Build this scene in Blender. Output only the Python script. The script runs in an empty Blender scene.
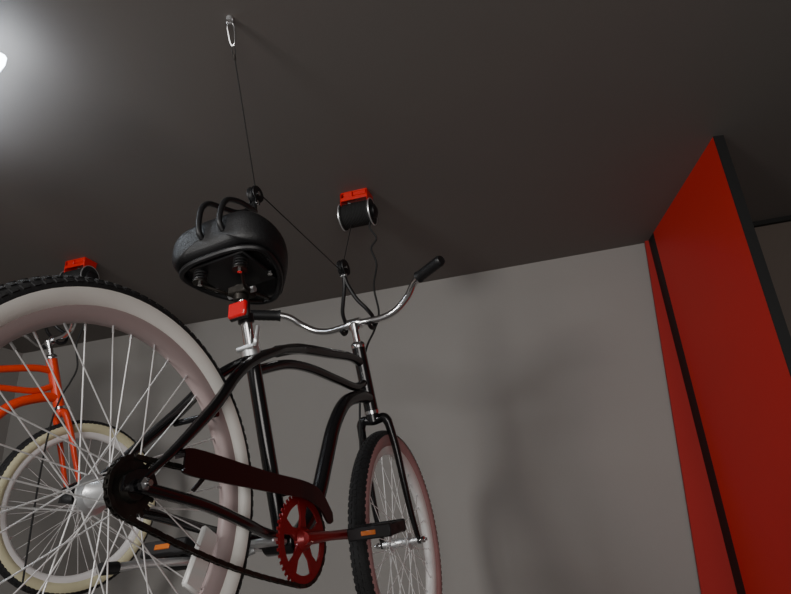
import bpy, math, random
from mathutils import Vector, Matrix
random.seed(4)
V=Vector
C=bpy.context.collection
CAMH=1.55; CEIL=2.70

# ---------------------------------------------------------------- materials
def mat(name,col,rough=.5,metal=0,coat=0,emit=0,bump=0,bscale=60,var=0,vscale=4):
    m=bpy.data.materials.new(name);m.use_nodes=True;nt=m.node_tree;b=nt.nodes['Principled BSDF']
    b.inputs['Base Color'].default_value=(*col,1);b.inputs['Roughness'].default_value=rough;b.inputs['Metallic'].default_value=metal
    b.inputs['Coat Weight'].default_value=coat
    if emit:
        b.inputs['Emission Color'].default_value=(*col,1);b.inputs['Emission Strength'].default_value=emit
    tc=nt.nodes.new('ShaderNodeTexCoord')
    if var:
        n=nt.nodes.new('ShaderNodeTexNoise');n.inputs['Scale'].default_value=vscale;n.inputs['Detail'].default_value=5
        r=nt.nodes.new('ShaderNodeValToRGB')
        r.color_ramp.elements[0].position=.3;r.color_ramp.elements[1].position=.7
        r.color_ramp.elements[0].color=(*[c*(1-var) for c in col],1);r.color_ramp.elements[1].color=(*[min(1,c*(1+var)) for c in col],1)
        nt.links.new(tc.outputs['Object'],n.inputs['Vector']);nt.links.new(n.outputs['Fac'],r.inputs['Fac']);nt.links.new(r.outputs['Color'],b.inputs['Base Color'])
    if bump:
        n=nt.nodes.new('ShaderNodeTexNoise');n.inputs['Scale'].default_value=bscale;n.inputs['Detail'].default_value=4
        bp=nt.nodes.new('ShaderNodeBump');bp.inputs['Strength'].default_value=bump;bp.inputs['Distance'].default_value=.004
        nt.links.new(tc.outputs['Object'],n.inputs['Vector']);nt.links.new(n.outputs['Fac'],bp.inputs['Height']);nt.links.new(bp.outputs['Normal'],b.inputs['Normal'])
    return m
M_black=mat('gloss_black_paint',(.006,.006,.007),.25,coat=.5)
M_maroon=mat('dark_maroon_paint',(.007,.002,.0025),.4,coat=.25)
M_orange=mat('orange_red_paint',(.75,.05,.012),.3,coat=.4)
M_chrome=mat('chrome',(.75,.75,.76),.16,1)
M_alu=mat('aluminium',(.72,.73,.74),.35,.8,var=.1,vscale=30)
M_spoke=mat('spoke_steel',(.9,.9,.9),.35,.4)
M_steel=mat('dark_steel',(.05,.045,.04),.45,.8,var=.3,vscale=40)
M_red=mat('dark_red_metal',(.26,.010,.013),.3,.3,coat=.3)  # dark red shared by the chainring and the right crank
M_bracket=mat('red_bracket_paint',(.60,.018,.012),.35)
M_rubber=mat('tyre_rubber',(.014,.014,.015),.8,bump=.3,bscale=200)
M_cream=mat('cream_whitewall',(.90,.88,.83),.6,var=.05,vscale=8)
M_pink=mat('dusty_pink_sidewall',(.42,.24,.24),.6,var=.08,vscale=8)
M_yell=mat('yellow_cream_whitewall',(.60,.56,.37),.6,var=.06,vscale=8)
M_rimw=mat('white_rim_paint',(.78,.76,.75),.35)
M_rimp=mat('red_reflection_rim',(.42,.33,.325),.4)  # reddish reflection tinted into the rear rim's colour
M_plastic=mat('black_plastic',(.010,.010,.011),.45)
M_vinyl=mat('saddle_vinyl',(.008,.008,.009),.5,bump=.25,bscale=300)
M_refR=mat('red_reflector',(.7,.01,.015),.2,coat=1)
M_refO=mat('amber_reflector',(.55,.14,.02),.25,coat=1)
M_refW=mat('white_reflector',(.75,.75,.73),.25,coat=1)
M_cord=mat('black_cord',(.012,.012,.012),.8)
M_wire=mat('steel_wire',(.03,.029,.028),.5,.4)

# ---------------------------------------------------------------- mesh helper
class MB:
    def __init__(s): s.v=[];s.f=[];s.m=[];s.mats=[]
    def mi(s,m):
        if m not in s.mats: s.mats.append(m)
        return s.mats.index(m)
    def add(s,vs,fs,m):
        o=len(s.v);s.v+=[V(x) for x in vs];i=s.mi(m)
        for f in fs: s.f.append([o+k for k in f]);s.m.append(i)
    def tube(s,pts,r,m,seg=12,closed=False,cap=True):
        pts=[V(p) for p in pts];n=len(pts)
        rr=r if isinstance(r,(list,tuple)) else [r]*n
        tang=[]
        for i in range(n):
            a=pts[(i-1)%n] if (closed or i>0) else pts[i];b=pts[(i+1)%n] if (closed or i<n-1) else pts[i]
            tang.append((b-a).normalized())
        up=V((0,0,1)) if abs(tang[0].z)<.9 else V((1,0,0))
        nrm=(up-tang[0]*up.dot(tang[0])).normalized();vs=[];fs=[]
        for i in range(n):
            nrm=(nrm-tang[i]*nrm.dot(tang[i])).normalized();bi=tang[i].cross(nrm)
            for k in range(seg):
                a=2*math.pi*k/seg;vs.append(pts[i]+(nrm*math.cos(a)+bi*math.sin(a))*rr[i])
        for i in range(n if closed else n-1):
            j=(i+1)%n
            for k in range(seg):
                l=(k+1)%seg;fs.append([i*seg+k,i*seg+l,j*seg+l,j*seg+k])
        if cap and not closed:
            fs.append(list(range(seg))[::-1]);fs.append([(n-1)*seg+k for k in range(seg)])
        s.add(vs,fs,m)
    def lathe(s,c,prof,m,seg=48,closed=False,mfun=None,axis='y'):
        c=V(c);n=len(prof);o=len(s.v)
        for i in range(seg):
            a=2*math.pi*i/seg
            for (r,y) in prof:
                if axis=='y': p=V((r*math.cos(a),y,r*math.sin(a)))
                elif axis=='z': p=V((r*math.cos(a),r*math.sin(a),y))
                else: p=V((y,r*math.cos(a),r*math.sin(a)))
                s.v.append(c+p)
        for i in range(seg):
            j=(i+1)%seg
            for k in range(n if closed else n-1):
                l=(k+1)%n
                s.f.append([o+i*n+k,o+i*n+l,o+j*n+l,o+j*n+k]);s.m.append(s.mi(mfun(k) if mfun else m))
    def box(s,c,sz,m,mtx=None,bev=0):
        c=V(c);x,y,z=[q/2 for q in sz];b=bev
        if b<=0:
            vs=[V((i*x,j*y,k*z)) for i in(-1,1) for j in(-1,1) for k in(-1,1)]
            fs=[[0,1,3,2],[4,6,7,5],[0,4,5,1],[2,3,7,6],[0,2,6,4],[1,5,7,3]]
        else:
            vs=[];
            for i in(-1,1):
                for j in(-1,1):
                    for k in(-1,1):
                        vs+= [V((i*x,j*(y-b),k*(z-b))),V((i*(x-b),j*y,k*(z-b))),V((i*(x-b),j*(y-b),k*z))]
            def id(i,j,k,a): return ((i>0)*4+(j>0)*2+(k>0))*3+a
            fs=[]
            for i in(-1,1): fs.append([id(i,-1,-1,0),id(i,1,-1,0),id(i,1,1,0),id(i,-1,1,0)])
            for j in(-1,1): fs.append([id(-1,j,-1,1),id(1,j,-1,1),id(1,j,1,1),id(-1,j,1,1)])
            for k in(-1,1): fs.append([id(-1,-1,k,2),id(1,-1,k,2),id(1,1,k,2),id(-1,1,k,2)])
            for i in(-1,1):
                for j in(-1,1): fs.append([id(i,j,-1,0),id(i,j,1,0),id(i,j,1,1),id(i,j,-1,1)])
            for i in(-1,1):
                for k in(-1,1): fs.append([id(i,-1,k,0),id(i,1,k,0),id(i,1,k,2),id(i,-1,k,2)])
            for j in(-1,1):
                for k in(-1,1): fs.append([id(-1,j,k,1),id(1,j,k,1),id(1,j,k,2),id(-1,j,k,2)])
            for i in(-1,1):
                for j in(-1,1):
                    for k in(-1,1): fs.append([id(i,j,k,0),id(i,j,k,1),id(i,j,k,2)])
        if mtx is not None: vs=[mtx@p for p in vs]
        s.add([c+p for p in vs],fs,m)
    def prism(s,poly,y0,y1,m):
        n=len(poly);vs=[V((x,y0,z)) for x,z in poly]+[V((x,y1,z)) for x,z in poly]
        fs=[list(range(n)),[n+i for i in range(n)][::-1]]+[[i,(i+1)%n,n+(i+1)%n,n+i] for i in range(n)]
        s.add(vs,fs,m)
    def obj(s,name,parent=None,xf=None,smooth=True,world=None):
        import bmesh
        vs=[xf(p) for p in s.v] if xf else s.v
        me=bpy.data.meshes.new(name);me.from_pydata([tuple(p) for p in vs],[],s.f)
        for m in s.mats: me.materials.append(m)
        for p,i in zip(me.polygons,s.m): p.material_index=i
        bm=bmesh.new();bm.from_mesh(me);bmesh.ops.recalc_face_normals(bm,faces=bm.faces[:])
        bm.to_mesh(me);bm.free()
        if smooth:
            me.shade_smooth();me.set_sharp_from_angle(angle=math.radians(38))
        o=bpy.data.objects.new(name,me);C.objects.link(o)
        if parent: o.parent=parent
        return o
def cr(pts,n=8,closed=False):
    pts=[V(p) for p in pts];N=len(pts);out=[]
    rng=range(N if closed else N-1)
    for i in rng:
        g=lambda k: pts[k%N] if closed else pts[max(0,min(N-1,k))]
        a,b,c,d=g(i-1),g(i),g(i+1),g(i+2)
        for j in range(n):
            t=j/n;out.append(.5*((2*b)+(c-a)*t+(2*a-5*b+4*c-d)*t*t+(3*b-a-3*c+d)*t**3))
    if not closed: out.append(pts[-1])
    return out
def empty(name):
    e=bpy.data.objects.new(name,None);e.empty_display_size=.1;C.objects.link(e);return e

# ---------------------------------------------------------------- bicycle
R0,r0=.308,.027
HB=V((.9276,0,.3746));HT=V((.859,0,.5596));HAX=(HT-HB).normalized()
FA=V((1.0843,0,0));BB=V((.4598,0,-.0393));SC=V((.3196,0,.3564))
def wheel(parent,pref,c,side,rim,rear,xf=None):
    c=V(c);mb=MB();seg=36;lim=79 if rear else 64
    prof=[(R0+r0*math.cos(2*math.pi*k/seg),r0*math.sin(2*math.pi*k/seg)) for k in range(seg)]
    def mf(k):
        a=(k+.5)*360/seg;a=min(a,360-a);return M_rubber if (a<lim or a>165) else side
    mb.lathe(c,prof,M_rubber,96,True,mf)
    N=110
    for i in range(N):
        for rowi,ph in enumerate((-54,-27,0,27,54)):
            a=2*math.pi*(i+.5*(rowi%2))/N;p=math.radians(ph)
            rad=R0+(r0-.0002)*math.cos(p)
            pos=c+V((rad*math.cos(a),(r0-.0002)*math.sin(p),rad*math.sin(a)))
            m=Matrix.Rotation(-a,3,'Y')@Matrix.Rotation(p,3,'Z')
            mb.box(pos,(.0042,.0085,.0105),M_rubber,m)
    mb.obj(pref+'_tyre',parent,xf)
    mb=MB()
    mb.lathe(c,[(.286,-.017),(.288,-.014),(.280,-.012),(.279,.012),(.288,.014),(.286,.017),(.272,.016),(.263,.008),(.261,0),(.263,-.008),(.272,-.016)],rim,96,True)
    mb.obj(pref+'_rim',parent,xf)
    mb=MB();fr=.027 if rear else .02;fy=.030
    for i in range(36):
        s=1 if i%2 else -1;a=2*math.pi*i/36;off=math.radians(62)*(1 if (i//2)%2 else -1)
        p0=c+V((fr*math.cos(a+off),s*fy,fr*math.sin(a+off)));p1=c+V((.264*math.cos(a),s*.004,.264*math.sin(a)))
        mb.tube([p0,p1],.0012,M_spoke,6)
        p2=p1+(p0-p1).normalized()*.014;mb.tube([p1,p2],.0022,M_alu,6)
    mb.obj(pref+'_spokes',parent,xf)
    mb=MB();b=.019 if rear else .013
    mb.lathe(c,[(0,-.034),(b,-.034),(fr+.004,-.0315),(fr+.004,-.0285),(b+.003,-.026),(b,-.018),(b,.018),(b+.003,.026),(fr+.004,.0285),(fr+.004,.0315),(b,.034),(0,.034)],M_alu,36)
    mb.lathe(c,[(0,-.085),(.0048,-.085),(.0048,.085),(0,.085)],M_chrome,12)
    for s in(-1,1): mb.lathe(c,[(0,s*.068),(.010,s*.068),(.010,s*.076),(.006,s*.079),(0,s*.079)],M_chrome,6)
    for s in(-1,1): mb.lathe(c,[(.011,s*.034),(.011,s*.056),(0,s*.056)],M_alu,16)
    mb.obj(pref+'_hub',parent,xf)

def gear(mb,c,r,n,m,w=.003,inner=None):
    c=V(c)
    inner=inner or .01
    mb.lathe(c,[(inner,-w/2),(r-.003,-w/2),(r-.003,w/2),(inner,w/2)],m,64,True)
    for i in range(n):
        a=2*math.pi*i/n
        mb.box(c+V((r*math.cos(a),0,r*math.sin(a))),(.008,w*.8,.006),m,Matrix.Rotation(-a,3,'Y'))

def bicycle(name,T,rot,steer,PF,PG,side_r,side_f,rim_r,rim_f,crank_m,ring_m):
    root=empty(name);yaw,pit,rol=map(math.radians,rot)
    f=V((math.sin(yaw),math.cos(yaw),0));l=V((-math.cos(yaw),math.sin(yaw),0));u=V((0,0,1))
    f2=f*math.cos(pit)+u*math.sin(pit);u2=u*math.cos(pit)-f*math.sin(pit)
    l3=l*math.cos(rol)+u2*math.sin(rol);u3=u2*math.cos(rol)-l*math.sin(rol)
    W=Matrix((f2,l3,u3)).transposed().to_4x4();W.translation=V(T)+V((0,0,CAMH));root.matrix_world=W
    SR=Matrix.Rotation(math.radians(steer),3,HAX);st=lambda p: HB+SR@(V(p)-HB)
    # frame
    mb=MB()
    mb.tube(cr([(.862,0,.512),(.80,0,.508),(.677,0,.474),(.522,0,.430),(.42,0,.385)]),.0145,PF,16)
    for s in(-1,1):
        mb.tube(cr([(.56,0,.441),(.46,s*.010,.404),(.393,s*.020,.371),(.303,s*.026,.314),(.235,s*.036,.255),(.165,s*.048,.170),(.075,s*.058,.075),(.006,s*.061,.010)]),[.0115]*42+[.0115-.0005*i for i in range(15)],PF,14)
        mb.tube(cr([(.445,s*.026,-.038),(.36,s*.030,-.034),(.28,s*.045,-.026),(.15,s*.057,-.010),(.004,s*.061,-.002)]),.0098,PF,14)
        mb.prism([(-.030,-.012),(-.028,.010),(-.008,.022),(.022,.026),(.034,.006),(.026,-.010)],s*.0615-.0025,s*.0615+.0025,PF)
    mb.tube(cr([(.882,0,.448),(.822,0,.418),(.720,0,.407),(.570,0,.392),(.46,0,.365),(.345,0,.31)]),.0125,PF,14)
    mb.tube(cr([(.913,0,.408),(.85,0,.395),(.758,0,.350),(.690,0,.266),(.645,0,.166),(.600,0,.066),(.535,0,-.010),(.46,0,-.0393)]),.0195,PF,18)
    sd=(SC-BB).normalized()
    mb.tube([BB,SC],.0165,PF,18)
    mb.tube([HB-HAX*.005,HT],.0215,PF,20)
    mb.lathe(BB,[(0,-.037),(.024,-.037),(.026,-.034),(.026,.034),(.024,.037),(0,.037)],PF,24)
    mb.tube([(.17,-.05,.155),(.17,.05,.155)],.006,PF,10)
    mb.obj('frame',root)
    # headset and stem
    mb=MB()
    for a,b,r in((-.012,-.002,.024),(-.002,.004,.020)): mb.tube([HB+HAX*a,HB+HAX*b],r,M_chrome,20)
    L=(HT-HB).length
    mb.tube([HB+HAX*(L),HB+HAX*(L+.006),HB+HAX*(L+.014),HB+HAX*(L+.020)],[.022,.0235,.0215,.014],M_chrome,20)
    mb.tube([HB+HAX*(L+.01),HB+HAX*(L+.075)],.0112,M_chrome,16)
    q=HB+HAX*(L+.070)
    mb.tube([q-HAX*.012,q+HAX*.008,q+HAX*.012],[.016,.016,.011],M_chrome,16)
    mb.tube([q,V((.842,0,.638))],.013,M_chrome,14)
    mb.tube([(.842,-.022,.638),(.842,.022,.638)],.018,M_chrome,18)
    mb.obj('stem',root,st)
    # handlebar
    half=[(.842,0,.638),(.845,.05,.637),(.852,.10,.641),(.850,.145,.655),(.836,.19,.684),(.812,.222,.709),(.782,.262,.717),(.741,.330,.717)]
    pts=[(x,-y,z) for x,y,z in half[::-1]]+half[1:]
    mb=MB();mb.tube(cr(pts),.0112,M_chrome,16);mb.obj('handlebar',root,st)
    mb=MB()
    for s in(-1,1):
        a=V((.795,s*.245,.715));b=V((.738,s*.336,.717));n=14
        P=[a.lerp(b,i/n) for i in range(n+1)];mb.tube(P,[.020 if i in(0,) else (.0180 if i%2 else .0168) for i in range(n)]+[.014],M_plastic,16)
    mb.obj('grips',root,st)
    # fork
    mb=MB()
    mb.tube([HB-HAX*.010,HB-HAX*.036],.0205,PF,18)
    cz=HB-HAX*.034
    mb.tube(cr([cz+V((.006,-.046,-.012)),cz+V((0,-.034,.004)),cz,cz+V((0,.034,.004)),cz+V((.006,.046,-.012))]),.0145,PF,14)
    for s in(-1,1):
        P=cr([cz+V((.004,s*.045,-.006)),(.975,s*.052,.262),(1.010,s*.054,.165),(1.045,s*.056,.075),(1.0843,s*.058,.004)]);n=len(P)
        mb.tube(P,[.0135-.006*i/(n-1) for i in range(n)],PF,14)
        mb.prism([(1.072,.018),(1.094,.014),(1.096,-.010),(1.076,-.010)],s*.060-.002,s*.060+.002,PF)
    mb.obj('fork',root,st)
    wheel(root,'rear_wheel',(0,0,0),side_r,rim_r,True)
    wheel(root,'front_wheel',FA,side_f,rim_f,False,st)
    # reflector on spokes
    mb=MB();a=math.radians(-22)
    mb.box((.226*math.cos(a),-.004,.226*math.sin(a)),(.042,.012,.105),M_refW,Matrix.Rotation(-a,3,'Y'),.004)
    mb.obj('spoke_reflector',root)
    # cog
    mb=MB();gear(mb,(0,-.047,0),.043,20,M_steel,.004,.012);mb.lathe((0,-.047,0),[(0,-.012),(.020,-.012),(.024,-.004),(.024,.008),(0,.008)],M_steel,24)
    mb.obj('rear_sprocket',root)
    # crankset
    cy=-.050
    mb=MB();c=V((BB.x,cy,BB.z))
    mb.lathe(c,[(.070,-.002),(.086,-.002),(.086,.002),(.070,.002)],ring_m,72,True)
    for i in range(44):
        a=2*math.pi*i/44;mb.box(c+V((.089*math.cos(a),0,.089*math.sin(a))),(.008,.0025,.006),ring_m,Matrix.Rotation(-a,3,'Y'))
    for i in range(5):
        a=2*math.pi*i/5+.35;d=V((math.cos(a),0,math.sin(a)));t=V((-math.sin(a),0,math.cos(a)))
        poly=[d*.012+t*.014,d*.045+t*.008,d*.074+t*.017,d*.074-t*.017,d*.045-t*.008,d*.012-t*.014]
        mb.prism([(c.x+p.x,c.z+p.z) for p in poly],cy-.0025,cy+.0025,ring_m)
    mb.lathe(c,[(0,-.014),(.017,-.014),(.024,-.004),(.026,.004),(0,.004)],ring_m,24)
    mb.obj('chainring',root)
    ang=math.radians(7);d=V((math.cos(ang),0,math.sin(ang)))
    for s,nm,mm in((-1,'right',crank_m),(1,'left',M_chrome)):
        dd=d*(-s);mb=MB();b0=BB+V((0,s*.062,0));e=BB+dd*.17+V((0,s*.072,0))
        if s>0: b0=BB+V((0,.045,0));e=BB+dd*.17+V((0,.052,0))
        mb.tube([b0-dd*.014,b0,b0.lerp(e,.5),e,e+dd*.013],[.013,.0145,.010,.0115,.009],mm,14)
        mb.tube([BB+V((0,s*.02,0)),b0+V((0,s*.012,0))],.009,M_chrome,12)
        mb.obj('crank_'+nm,root)
        mb=MB();pc=e+V((0,s*.070,0))
        mb.tube([e-V((0,s*.01,0)),e+V((0,s*.124,0))],.006,M_steel,10)
        mb.tube([e+V((0,s*.014,0)),e+V((0,s*.122,0))],.013,M_plastic,12)
        tm=Matrix.Rotation(math.radians(-12 if s<0 else 14),3,'Y')
        for q in(-1,1):
            mb.box(pc+tm@V((q*.038,0,0)),(.016,.108,.028),M_plastic,tm,.003)
            mb.box(pc+tm@V((q*.0465,0,0)),(.004,.036,.010),M_refO,tm,.001)
            mb.box(pc+tm@V((0,q*.048,0)),(.076,.012,.026),M_plastic,tm,.003)
        for q in(-.018,.018): mb.box(pc+tm@V((0,q,0)),(.070,.006,.018),M_plastic,tm)
        mb.obj('pedal_'+nm,root)
    # chain
    mb=MB();rc,rr=.089,.043;A=V((0,0,0));B=V((BB.x,0,BB.z));D=(B-A);Lc=D.length;ux=D.normalized();uz=V((-ux.z,0,ux.x))
    be=math.asin((rc-rr)/Lc);path=[]
    nt=(uz*math.cos(be)-ux*math.sin(be));nb=(-uz*math.cos(be)-ux*math.sin(be))
    path+=[(A+nt*rr).lerp(B+nt*rc,i/60) for i in range(60)]
    a0=math.atan2(nt.z,nt.x);a1=math.atan2(nb.z,nb.x)
    while a1>a0:a1-=2*math.pi
    path+=[B+V((math.cos(a0+(a1-a0)*i/60),0,math.sin(a0+(a1-a0)*i/60)))*rc for i in range(60)]
    path+=[(B+nb*rc).lerp(A+nb*rr,i/60)+V((0,0,-.012*math.sin(math.pi*i/60))) for i in range(60)]
    a2=a1;a3=a0-2*math.pi
    path+=[A+V((math.cos(a2+(a3-a2)*i/40),0,math.sin(a2+(a3-a2)*i/40)))*rr for i in range(40)]
    pitch=.0127;pos=[path[0]];acc=0
    for i in range(len(path)):
        a,b=path[i],path[(i+1)%len(path)];Ls=(b-a).length;t=0
        while acc+Ls-t>=pitch:
            t+=pitch-acc;acc=0;pos.append(a.lerp(b,t/Ls))
        acc+=Ls-t
    for i in range(len(pos)-1):
        a,b=pos[i],pos[i+1];m_=(a+b)/2;d_=(b-a);an=math.atan2(d_.z,d_.x);w=.0035 if i%2 else .0048
        rm=Matrix.Rotation(-an,3,'Y')
        for s in(-1,1): mb.box(m_+V((0,-.048+s*w,0)),(.0155,.0012,.0075),M_steel,rm)
        mb.tube([a+V((0,-.048-.005,0)),a+V((0,-.048+.005,0))],.0036,M_steel,8)
    mb.obj('chain',root)
    # chain guard
    mb=MB();y0,y1=-.070,-.066
    up=cr([(.080,0,.058),(.10,0,.073),(.30,0,.070),(.44,0,.072),(.505,0,.060),(.553,0,.020)],6)
    lo=cr([(.556,0,.002),(.535,0,-.004),(.50,0,.022),(.44,0,.036),(.30,0,.032),(.10,0,.028),(.080,0,.038)],6)
    mb.prism([(p.x,p.z) for p in up+lo],y0,y1,PG)
    top=[p+V((0,0,0)) for p in up]
    vs=[V((p.x,y0,p.z)) for p in top]+[V((p.x,y0+.022,p.z)) for p in top]+[V((p.x,y0,p.z-.003)) for p in top]+[V((p.x,y0+.022,p.z-.003)) for p in top];n=len(top)
    fs=[]
    for i in range(n-1):fs+=[[i,i+1,n+i+1,n+i],[2*n+i,3*n+i,3*n+i+1,2*n+i+1],[n+i,n+i+1,3*n+i+1,3*n+i]]
    mb.add(vs,fs,PG)
    mb.tube([(.14,-.066,.04),(.12,-.055,.01)],.004,PG,8);mb.tube([(.42,-.066,.05),(.43,-.02,.05)],.004,PG,8)
    mb.obj('chain_guard',root)
    # kickstand
    mb=MB()
    mb.box((.40,0,-.045),(.05,.075,.012),M_alu,None,.003)
    mb.tube(cr([(.405,.03,-.055),(.385,.060,-.066),(.33,.078,-.072),(.20,.090,-.082),(.115,.098,-.092)]),.0075,M_alu,12)
    mb.tube([(.125,.097,-.091),(.095,.099,-.094)],.010,M_plastic,12)
    mb.obj('kickstand',root)
    # seat post, clamp, rear lamp
    mb=MB();sp=SC+sd*.135
    mb.tube([SC-sd*.02,sp],.0132,M_chrome,18)
    mb.obj('seatpost',root)
    mb=MB();k=SC-sd*.006
    mb.tube([k-sd*.012,k+sd*.012],.0205,M_alu,20)
    mb.tube([k+V((-.018,-.022,0)),k+V((-.018,.022,0))],.006,M_alu,10)
    mb.tube(cr([k+V((-.018,-.024,0)),k+V((-.022,-.030,.012)),k+V((-.020,-.031,.045))]),[.006]*9+[.0045]*8,M_alu,10)
    mb.obj('seat_clamp',root)
    mb=MB();rp=SC+sd*.068
    mb.tube([rp-sd*.010,rp+sd*.010],.018,M_plastic,18)
    mb.box(rp+V((-.024,-.002,0)),(.030,.016,.012),M_plastic)
    mb.box(rp+V((-.034,-.010,.002)),(.012,.052,.042),M_plastic,None,.004)
    mb.box(rp+V((-.042,-.010,.002)),(.012,.048,.038),M_refR,None,.004)
    mb.obj('rear_reflector',root)
    # saddle
    mb=MB()
    xs=[.150,.154,.166,.190,.225,.265,.305,.340,.367,.385,.393]
    ws=[.066,.096,.116,.131,.136,.129,.108,.080,.055,.038,.018]
    nS=24;vs=[]
    for i,(x,w) in enumerate(zip(xs,ws)):
        top=.618-.17*max(0,x-.17);bot=.514-.05*max(0,x-.2)
        if i==0: top-=.030;bot+=.026
        if i==1: top-=.010;bot+=.008
        if i==len(xs)-1: top-=.02;bot+=.012
        h=top-bot
        for k in range(nS):
            a=2*math.pi*k/nS;ca,sa=math.cos(a),math.sin(a)
            sx=math.copysign(abs(ca)**.5,ca);sz=math.copysign(abs(sa)**.7,sa)
            zz=bot+h*(.45+.55*sz)
            if sa<-.6: zz+=.020*min(1,(-sa-.6)/.3)    # hollow underside
            vs.append(V((x,w*sx*(1 if sa>-.3 else .97),zz)))
    fs=[]
    for i in range(len(xs)-1):
        for k in range(nS):
            l=(k+1)%nS;fs.append([i*nS+k,i*nS+l,(i+1)*nS+l,(i+1)*nS+k])
    fs.append(list(range(nS)));fs.append([(len(xs)-1)*nS+k for k in range(nS)])
    mb.add(vs,fs,M_vinyl)
    so=mb.obj('saddle',root);mo=so.modifiers.new('s','SUBSURF');mo.levels=2;mo.render_levels=2
    mb=MB()
    rim=cr([(.170,0,.520),(.174,.07,.518),(.20,.108,.517),(.25,.108,.514),(.31,.082,.509),(.365,.034,.506),(.378,0,.506),(.365,-.034,.506),(.31,-.082,.509),(.25,-.108,.514),(.20,-.108,.517),(.174,-.07,.518)],6,True)
    mb.tube(rim,.007,M_plastic,8,True)
    mb.box((.245,0,.516),(.13,.15,.010),M_plastic,None,.003)
    for s in(-1,1):
        mb.tube(cr([(.365,s*.010,.503),(.33,s*.020,.490),(.29,s*.024,.480),(.25,s*.03,.476),(.215,s*.05,.480),(.20,s*.054,.484)]),.0040,M_steel,10)
        P=[V((.20+.013*math.cos(t*2*math.pi/14),s*.054+.013*math.sin(t*2*math.pi/14),.486+.030*t/(14*4))) for t in range(14*4+1)]
        mb.tube(P,.0028,M_plastic,8)
        mb.lathe((.20,s*.054,.482),[(0,0),(.016,0),(.016,.004),(0,.004)],M_steel,20,axis='z')
        mb.lathe((.20,s*.054,.477),[(0,0),(.0055,0),(.0055,.005),(0,.005)],M_chrome,6,axis='z')
        mb.lathe((.28,s*.075,.507),[(0,0),(.006,0),(.006,.006),(0,.006)],M_chrome,6,axis='z')
    mb.box((.278,0,.480),(.045,.050,.022),M_steel,None,.004)
    mb.tube([(.278,-.036,.480),(.278,.036,.480)],.008,M_alu,6)
    mb.tube([(.277,0,.458),(.273,0,.492)],.017,M_steel,14)
    mb.obj('saddle_springs',root)
    return root,W

b1,W1=bicycle('cruiser_bicycle',(-.4503,.9044,.0839),(23.007,-5.76,-3.668),4.1,M_black,M_maroon,M_cream,M_pink,M_rimp,M_rimw,M_red,M_red)
b2,W2=bicycle('cruiser_bicycle.001',(-1.9401,1.5564,.2324),(34.12,-2.56,0),-2.1,M_orange,M_orange,M_yell,M_yell,M_rimw,M_rimw,M_chrome,M_chrome)

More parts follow.
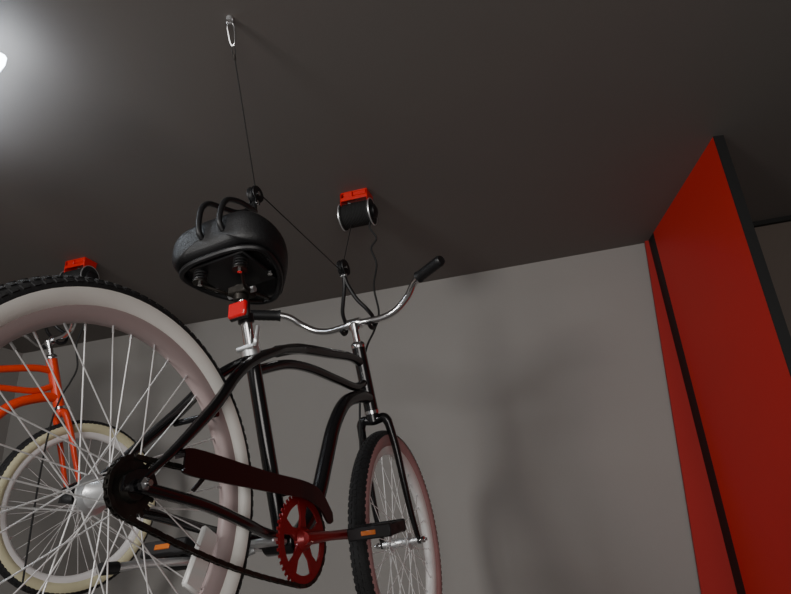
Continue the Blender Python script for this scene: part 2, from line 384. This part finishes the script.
# ---------------------------------------------------------------- hoists
def hoist(name,W,car,win,yawd):
    root=empty(name);w=lambda p: W@V(p)
    car=V(car);win=V(win)
    P1=w((.305,0,.785));P2=w((.776,0,.815))
    def pulley(nm,P,hooks,k=1):
        mb=MB()
        mb.lathe((0,0,0),[(.006,-.006),(.018*k,-.006),(.015*k,0),(.018*k,.006),(.006,.006)],M_plastic,28,True)
        for s in(-1,1):
            mb.lathe((0,s*.009,0),[(0,-.0015),(.017*k,-.0015),(.017*k,.0015),(0,.0015)],M_plastic,24)
            mb.box((0,s*.009,-.016),(.020,.003,.030),M_plastic,None,.001)
        mb.lathe((0,0,0),[(0,-.013),(.006,-.013),(.006,.013),(0,.013)],M_chrome,10)
        mb.tube([(0,-.011,-.028),(0,.011,-.028)],.005,M_chrome,8)
        for h in hooks: mb.tube(cr([V(q) for q in h],8),.0065,M_plastic,10)
        mb.obj(nm,root,lambda p:W.to_3x3()@p+P)
    o1=V((.305,0,.785));o2=V((.776,0,.815))
    L=lambda pts,o:[V(p)-o for p in pts]
    pulley('saddle_pulley',P1,[L([(.305,0,.758),(.292,.006,.732),(.262,.016,.706),(.215,.022,.690),(.170,.022,.672),(.146,.020,.642),(.139,.018,.604),(.141,.016,.572),(.152,.016,.560)],o1),
        L([(.305,0,.758),(.296,-.008,.728),(.278,-.024,.704),(.245,-.036,.688),(.195,-.040,.672),(.156,-.040,.648),(.141,-.040,.612),(.140,-.040,.578),(.152,-.040,.562)],o1)],1.3)
    pulley('handlebar_pulley',P2,[L([(.776,0,.790),(.790,.006,.755),(.812,.024,.715),(.835,.040,.685),(.865,.046,.660),(.868,.046,.632),(.850,.046,.617),(.832,.046,.622)],o2),
        L([(.776,0,.790),(.792,-.006,.755),(.815,-.024,.710),(.838,-.045,.680),(.872,-.052,.660),(.876,-.052,.630),(.855,-.052,.616),(.836,-.052,.622)],o2)],1.6)
    # ceiling carabiner
    mb=MB();e=car
    mb.lathe(e,[(0,0),(.008,0),(.008,-.003),(.004,-.006),(0,-.006)],M_alu,16,axis='z')
    ring=[e+V((.008*math.cos(a),0,-.010+.008*math.sin(a))) for a in [2*math.pi*i/16 for i in range(16)]]
    mb.tube(ring,.002,M_chrome,8,True)
    dirn=(P1-e).normalized();sx=V((1,0,0));sx=(sx-dirn*sx.dot(dirn)).normalized();b=e+V((0,0,-.014))
    lp=[b+dirn*z+sx*x for x,z in((0,0),(.006,.004),(.009,.014),(.007,.040),(.003,.050),(0,.052),(-.003,.050),(-.006,.040),(-.007,.014),(-.005,.004))]
    mb.tube(cr(lp,4,True),.0022,M_chrome,8,True)
    mb.obj('ceiling_carabiner',root)
    mb=MB();c0=b+dirn*.052
    loop=[c0+dirn*z+sx*x for x,z in((0,-.003),(.004,.006),(.0025,.018),(0,.024),(-.0025,.018),(-.004,.006))]
    mb.tube(cr(loop,4,True),.0012,M_wire,6,True)
    mb.tube([c0+dirn*.018,c0+dirn*.032],.0032,M_steel,8)
    mb.tube([c0+dirn*.02,P1+V((0,0,.02))],.0016,M_wire,8)
    d=(P2-P1).normalized()
    mb.tube([P1+V((0,0,.021)),P1+d*.03+V((0,0,.014)),P2+V((0,0,-.019))],.0016,M_wire,8)
    ca=math.radians(yawd);ax=V((math.cos(ca),-math.sin(ca),0))
    mb.tube([P2+V((0,0,.018)),win+V((0,0,-.105))-ax*.022],.0016,M_wire,8)
    mb.obj('cable',root)
    # winch
    mb=MB();Rz=Matrix.Rotation(-ca,3,'Z')
    B=lambda c,s,m,b=.002: mb.box(win+Rz@V(c),s,m,Rz,b)
    B((0,0,-.003),(.100,.070,.006),M_bracket);B((-.022,-.02,-.014),(.034,.034,.022),M_bracket);B((.020,-.012,-.012),(.050,.040,.016),M_bracket)
    B((.0,-.034,-.030),(.100,.004,.014),M_bracket)
    for s in(-1,1):
        B((s*.050,-.004,-.036),(.004,.066,.066),M_bracket)
        for q in(-1,1): mb.lathe(win+Rz@V((s*.040,q*.024,-.006)),[(0,-.006),(.006,-.006),(.006,0),(0,0)],M_chrome,6,axis='z')
    n0=len(mb.v)
    prof=[(0,-.056),(.048,-.056),(.048,-.050),(.042,-.048)]
    for i in range(17): y=-.047+.0055*i;prof+=[(.044,y),(.0415,y+.00275)]
    prof+=[(.042,.050),(.048,.050),(.048,.057),(0,.057)]
    mb.lathe((0,0,0),prof,M_cord,36,axis='x')
    mb.lathe((0,0,0),[(.047,-.058),(.050,-.058),(.050,-.054),(.047,-.054)],M_alu,36,True,axis='x')
    mb.lathe((0,0,0),[(.047,.054),(.050,.054),(.050,.058),(.047,.058)],M_alu,36,True,axis='x')
    mb.lathe((0,0,0),[(0,.058),(.026,.058),(.026,.068),(.012,.074),(0,.074)],M_plastic,20,axis='x')
    mb.lathe((0,0,0),[(0,-.058),(.020,-.058),(.020,-.066),(0,-.066)],M_plastic,20,axis='x')
    for i in range(n0,len(mb.v)): mb.v[i]=win+V((0,0,-.082))+Rz@mb.v[i]
    mb.obj('winch',root)
    # slack hand cord
    mb=MB();s0=win+ax*.056+V((0,0,-.100))
    P=[s0,s0+V((-.012,0,-.045)),s0+V((.010,0,-.09)),s0+V((-.010,0,-.13)),s0+V((.006,0,-.19)),s0+V((-.006,-.01,-.28)),s0+V((.006,0,-.37)),s0+V((-.012,0,-.43)),s0+V((-.04,0.0,-.49)),s0+V((-.062,0,-.60)),s0+V((-.070,0,-.80)),s0+V((-.066,0,-1.15))]
    mb.tube(cr(P),.0034,M_cord,8)
    mb.obj('hand_cord',root)
    return root
hoist('bicycle_ceiling_hoist',W1,(-.351,1.004,CEIL),(-.118,1.803,CEIL),16)
hoist('bicycle_ceiling_hoist.001',W2,(-1.78,1.78,CEIL),(-1.328,2.195,CEIL),16)

# ---------------------------------------------------------------- room
M_wall=mat('grey_wall_paint',(.27,.258,.245),.75,bump=.05,bscale=120,var=.03,vscale=1.2)
M_wall2=mat('taupe_wall',(.14,.112,.095),.75,bump=.05,bscale=120,var=.03,vscale=1.2)  # browner, darker tone for the wall beyond the partition
M_ceil=mat('charcoal_ceiling_paint',(.165,.150,.140),.7,bump=.05,bscale=150,var=.03,vscale=1.5)
M_floor=mat('concrete_floor',(.16,.155,.15),.6,var=.15,vscale=3)
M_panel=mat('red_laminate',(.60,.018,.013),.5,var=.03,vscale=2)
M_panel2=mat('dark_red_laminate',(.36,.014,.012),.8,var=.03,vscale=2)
M_edge=mat('black_edge_band',(.008,.008,.008),.6)
tx=V((.9598,-.2805,0));nx=V((.2805,.9598,0));Cn=V((1.159,2.336,0))
def slab(name,corners,thick,m):
    a=[V(c) for c in corners];n=(a[1]-a[0]).cross(a[2]-a[0]).normalized()*thick
    mb=MB();mb.add(a+[p+n for p in a],[[0,1,2,3],[7,6,5,4],[0,4,5,1],[1,5,6,2],[2,6,7,3],[3,7,4,0]],m)
    return mb.obj(name,smooth=False)
def pt(t,n,z): q=Cn+tx*t+nx*n;return V((q.x,q.y,z))
slab('wall_back',[pt(-3.6,0,0),pt(-3.6,0,CEIL),pt(.02,0,CEIL),pt(.02,0,0)],.1,M_wall)
slab('wall_back_bay',[pt(.02,0,0),pt(.02,0,CEIL),pt(3,0,CEIL),pt(3,0,0)],.1,M_wall2)
slab('wall_left',[pt(-3.6,-5,0),pt(-3.6,-5,CEIL),pt(-3.6,0,CEIL),pt(-3.6,0,0)],.1,M_wall)
slab('wall_right',[pt(3,0,0),pt(3,0,CEIL),pt(3,-5,CEIL),pt(3,-5,0)],.1,M_wall)
slab('ceiling',[pt(-3.7,-5,CEIL),pt(3.1,-5,CEIL),pt(3.1,.1,CEIL),pt(-3.7,.1,CEIL)],.1,M_ceil)
slab('floor',[pt(-3.7,-5,0),pt(-3.7,.1,0),pt(3.1,.1,0),pt(3.1,-5,0)],.1,M_floor)
slab('trim_1',[pt(.05,0,CEIL-.02),pt(3,0,CEIL-.02),pt(3,0,CEIL),pt(.05,0,CEIL)],.02,M_edge)

# red partition standing out from the wall
root=empty('red_partition_panel')
a=V((1.145,2.32,0));b=V((1.076,1.584,0));d=(b-a).normalized();s=V((-d.y,d.x,0))
if s.x<0:s=-s
mb=MB()
def quadbox(p,q,w,z0,z1,m):
    vs=[p,q,q+s*w,p+s*w];mb.add([V((k.x,k.y,z0)) for k in vs]+[V((k.x,k.y,z1)) for k in vs],[[0,1,2,3],[4,5,6,7],[0,1,5,4],[1,2,6,5],[2,3,7,6],[3,0,4,7]],m)
quadbox(a+d*.075,b,.032,.0,CEIL,M_panel)
mb.obj('panel_board',root,smooth=False)
mb=MB();quadbox(b,b+d*.004,.032,0,CEIL,M_edge);quadbox(a,a+d*.074,.034,0,CEIL,M_edge);mb.obj('edge_banding',root,smooth=False)
mb=MB()
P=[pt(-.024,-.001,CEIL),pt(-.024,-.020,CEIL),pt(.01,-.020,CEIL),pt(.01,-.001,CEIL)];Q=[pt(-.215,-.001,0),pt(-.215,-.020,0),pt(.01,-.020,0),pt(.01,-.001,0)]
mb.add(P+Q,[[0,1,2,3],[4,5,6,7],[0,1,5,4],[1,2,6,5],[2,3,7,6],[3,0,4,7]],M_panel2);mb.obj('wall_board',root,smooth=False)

# ---------------------------------------------------------------- lamp + lights
M_tube=mat('led_diffuser',(.80,.90,1.0),.4,emit=17)
M_house=mat('lamp_housing',(.6,.62,.65),.4)
root=empty('linear_led_lamp')
la=V((-.880,.985,2.612));ld=V((-.80,.60,0)).normalized()
m3=Matrix((ld,V((0,0,1)).cross(ld),V((0,0,1)))).transposed()
mb=MB();mb.box(la+ld*.28,(.56,.055,.034),M_tube,m3,.006);mb.obj('diffuser',root)
mb=MB()
for k in(.12,.44): mb.tube([la+ld*k+V((0,0,.01)),V((la.x+ld.x*k,la.y+ld.y*k,CEIL))],.004,M_house,8);mb.lathe((la.x+ld.x*k,la.y+ld.y*k,CEIL),[(0,-.012),(.018,-.012),(.02,0),(0,0)],M_house,20,axis='z')
mb.obj('hangers',root)
def area(name,loc,target,size,power,col=(1,1,1),sy=None):
    l=bpy.data.lights.new(name,'AREA');l.energy=power;l.size=size;l.color=col
    if sy:l.shape='RECTANGLE';l.size_y=sy
    o=bpy.data.objects.new(name,l);o.location=loc;o.rotation_euler=(V(target)-V(loc)).to_track_quat('-Z','Y').to_euler();C.objects.link(o);return o
area('added_key_light',(-1.75,-.7,2.35),(-.3,2.0,1.9),.55,37,(1,.98,.95))  # added key: dims the right wall and throws the bike's shadow there
area('added_fill_light',(.2,-2.4,1.4),(-.2,1.5,2.0),1.8,44,(1,.96,.92))  # added fill from behind the camera to brighten the whitewalls
w=bpy.data.worlds.new('w');bpy.context.scene.world=w;w.use_nodes=True;w.node_tree.nodes['Background'].inputs[0].default_value=(.88,.86,.86,1);w.node_tree.nodes['Background'].inputs[1].default_value=.28

# ---------------------------------------------------------------- camera
th,ro=math.radians(22.3057),math.radians(-3.4936)
F=V((0,math.cos(th),math.sin(th)));U=V((0,-math.sin(th),math.cos(th)));R=V((1,0,0))
R,U=R*math.cos(ro)+U*math.sin(ro),U*math.cos(ro)-R*math.sin(ro)
cd=bpy.data.cameras.new('camera');cd.lens=577.14*36/791;cd.sensor_width=36;cd.clip_start=.02
co=bpy.data.objects.new('camera',cd);C.objects.link(co)
mw=Matrix((R,U,-F)).transposed().to_4x4();mw.translation=V((0,0,CAMH));co.matrix_world=mw
bpy.context.scene.camera=co
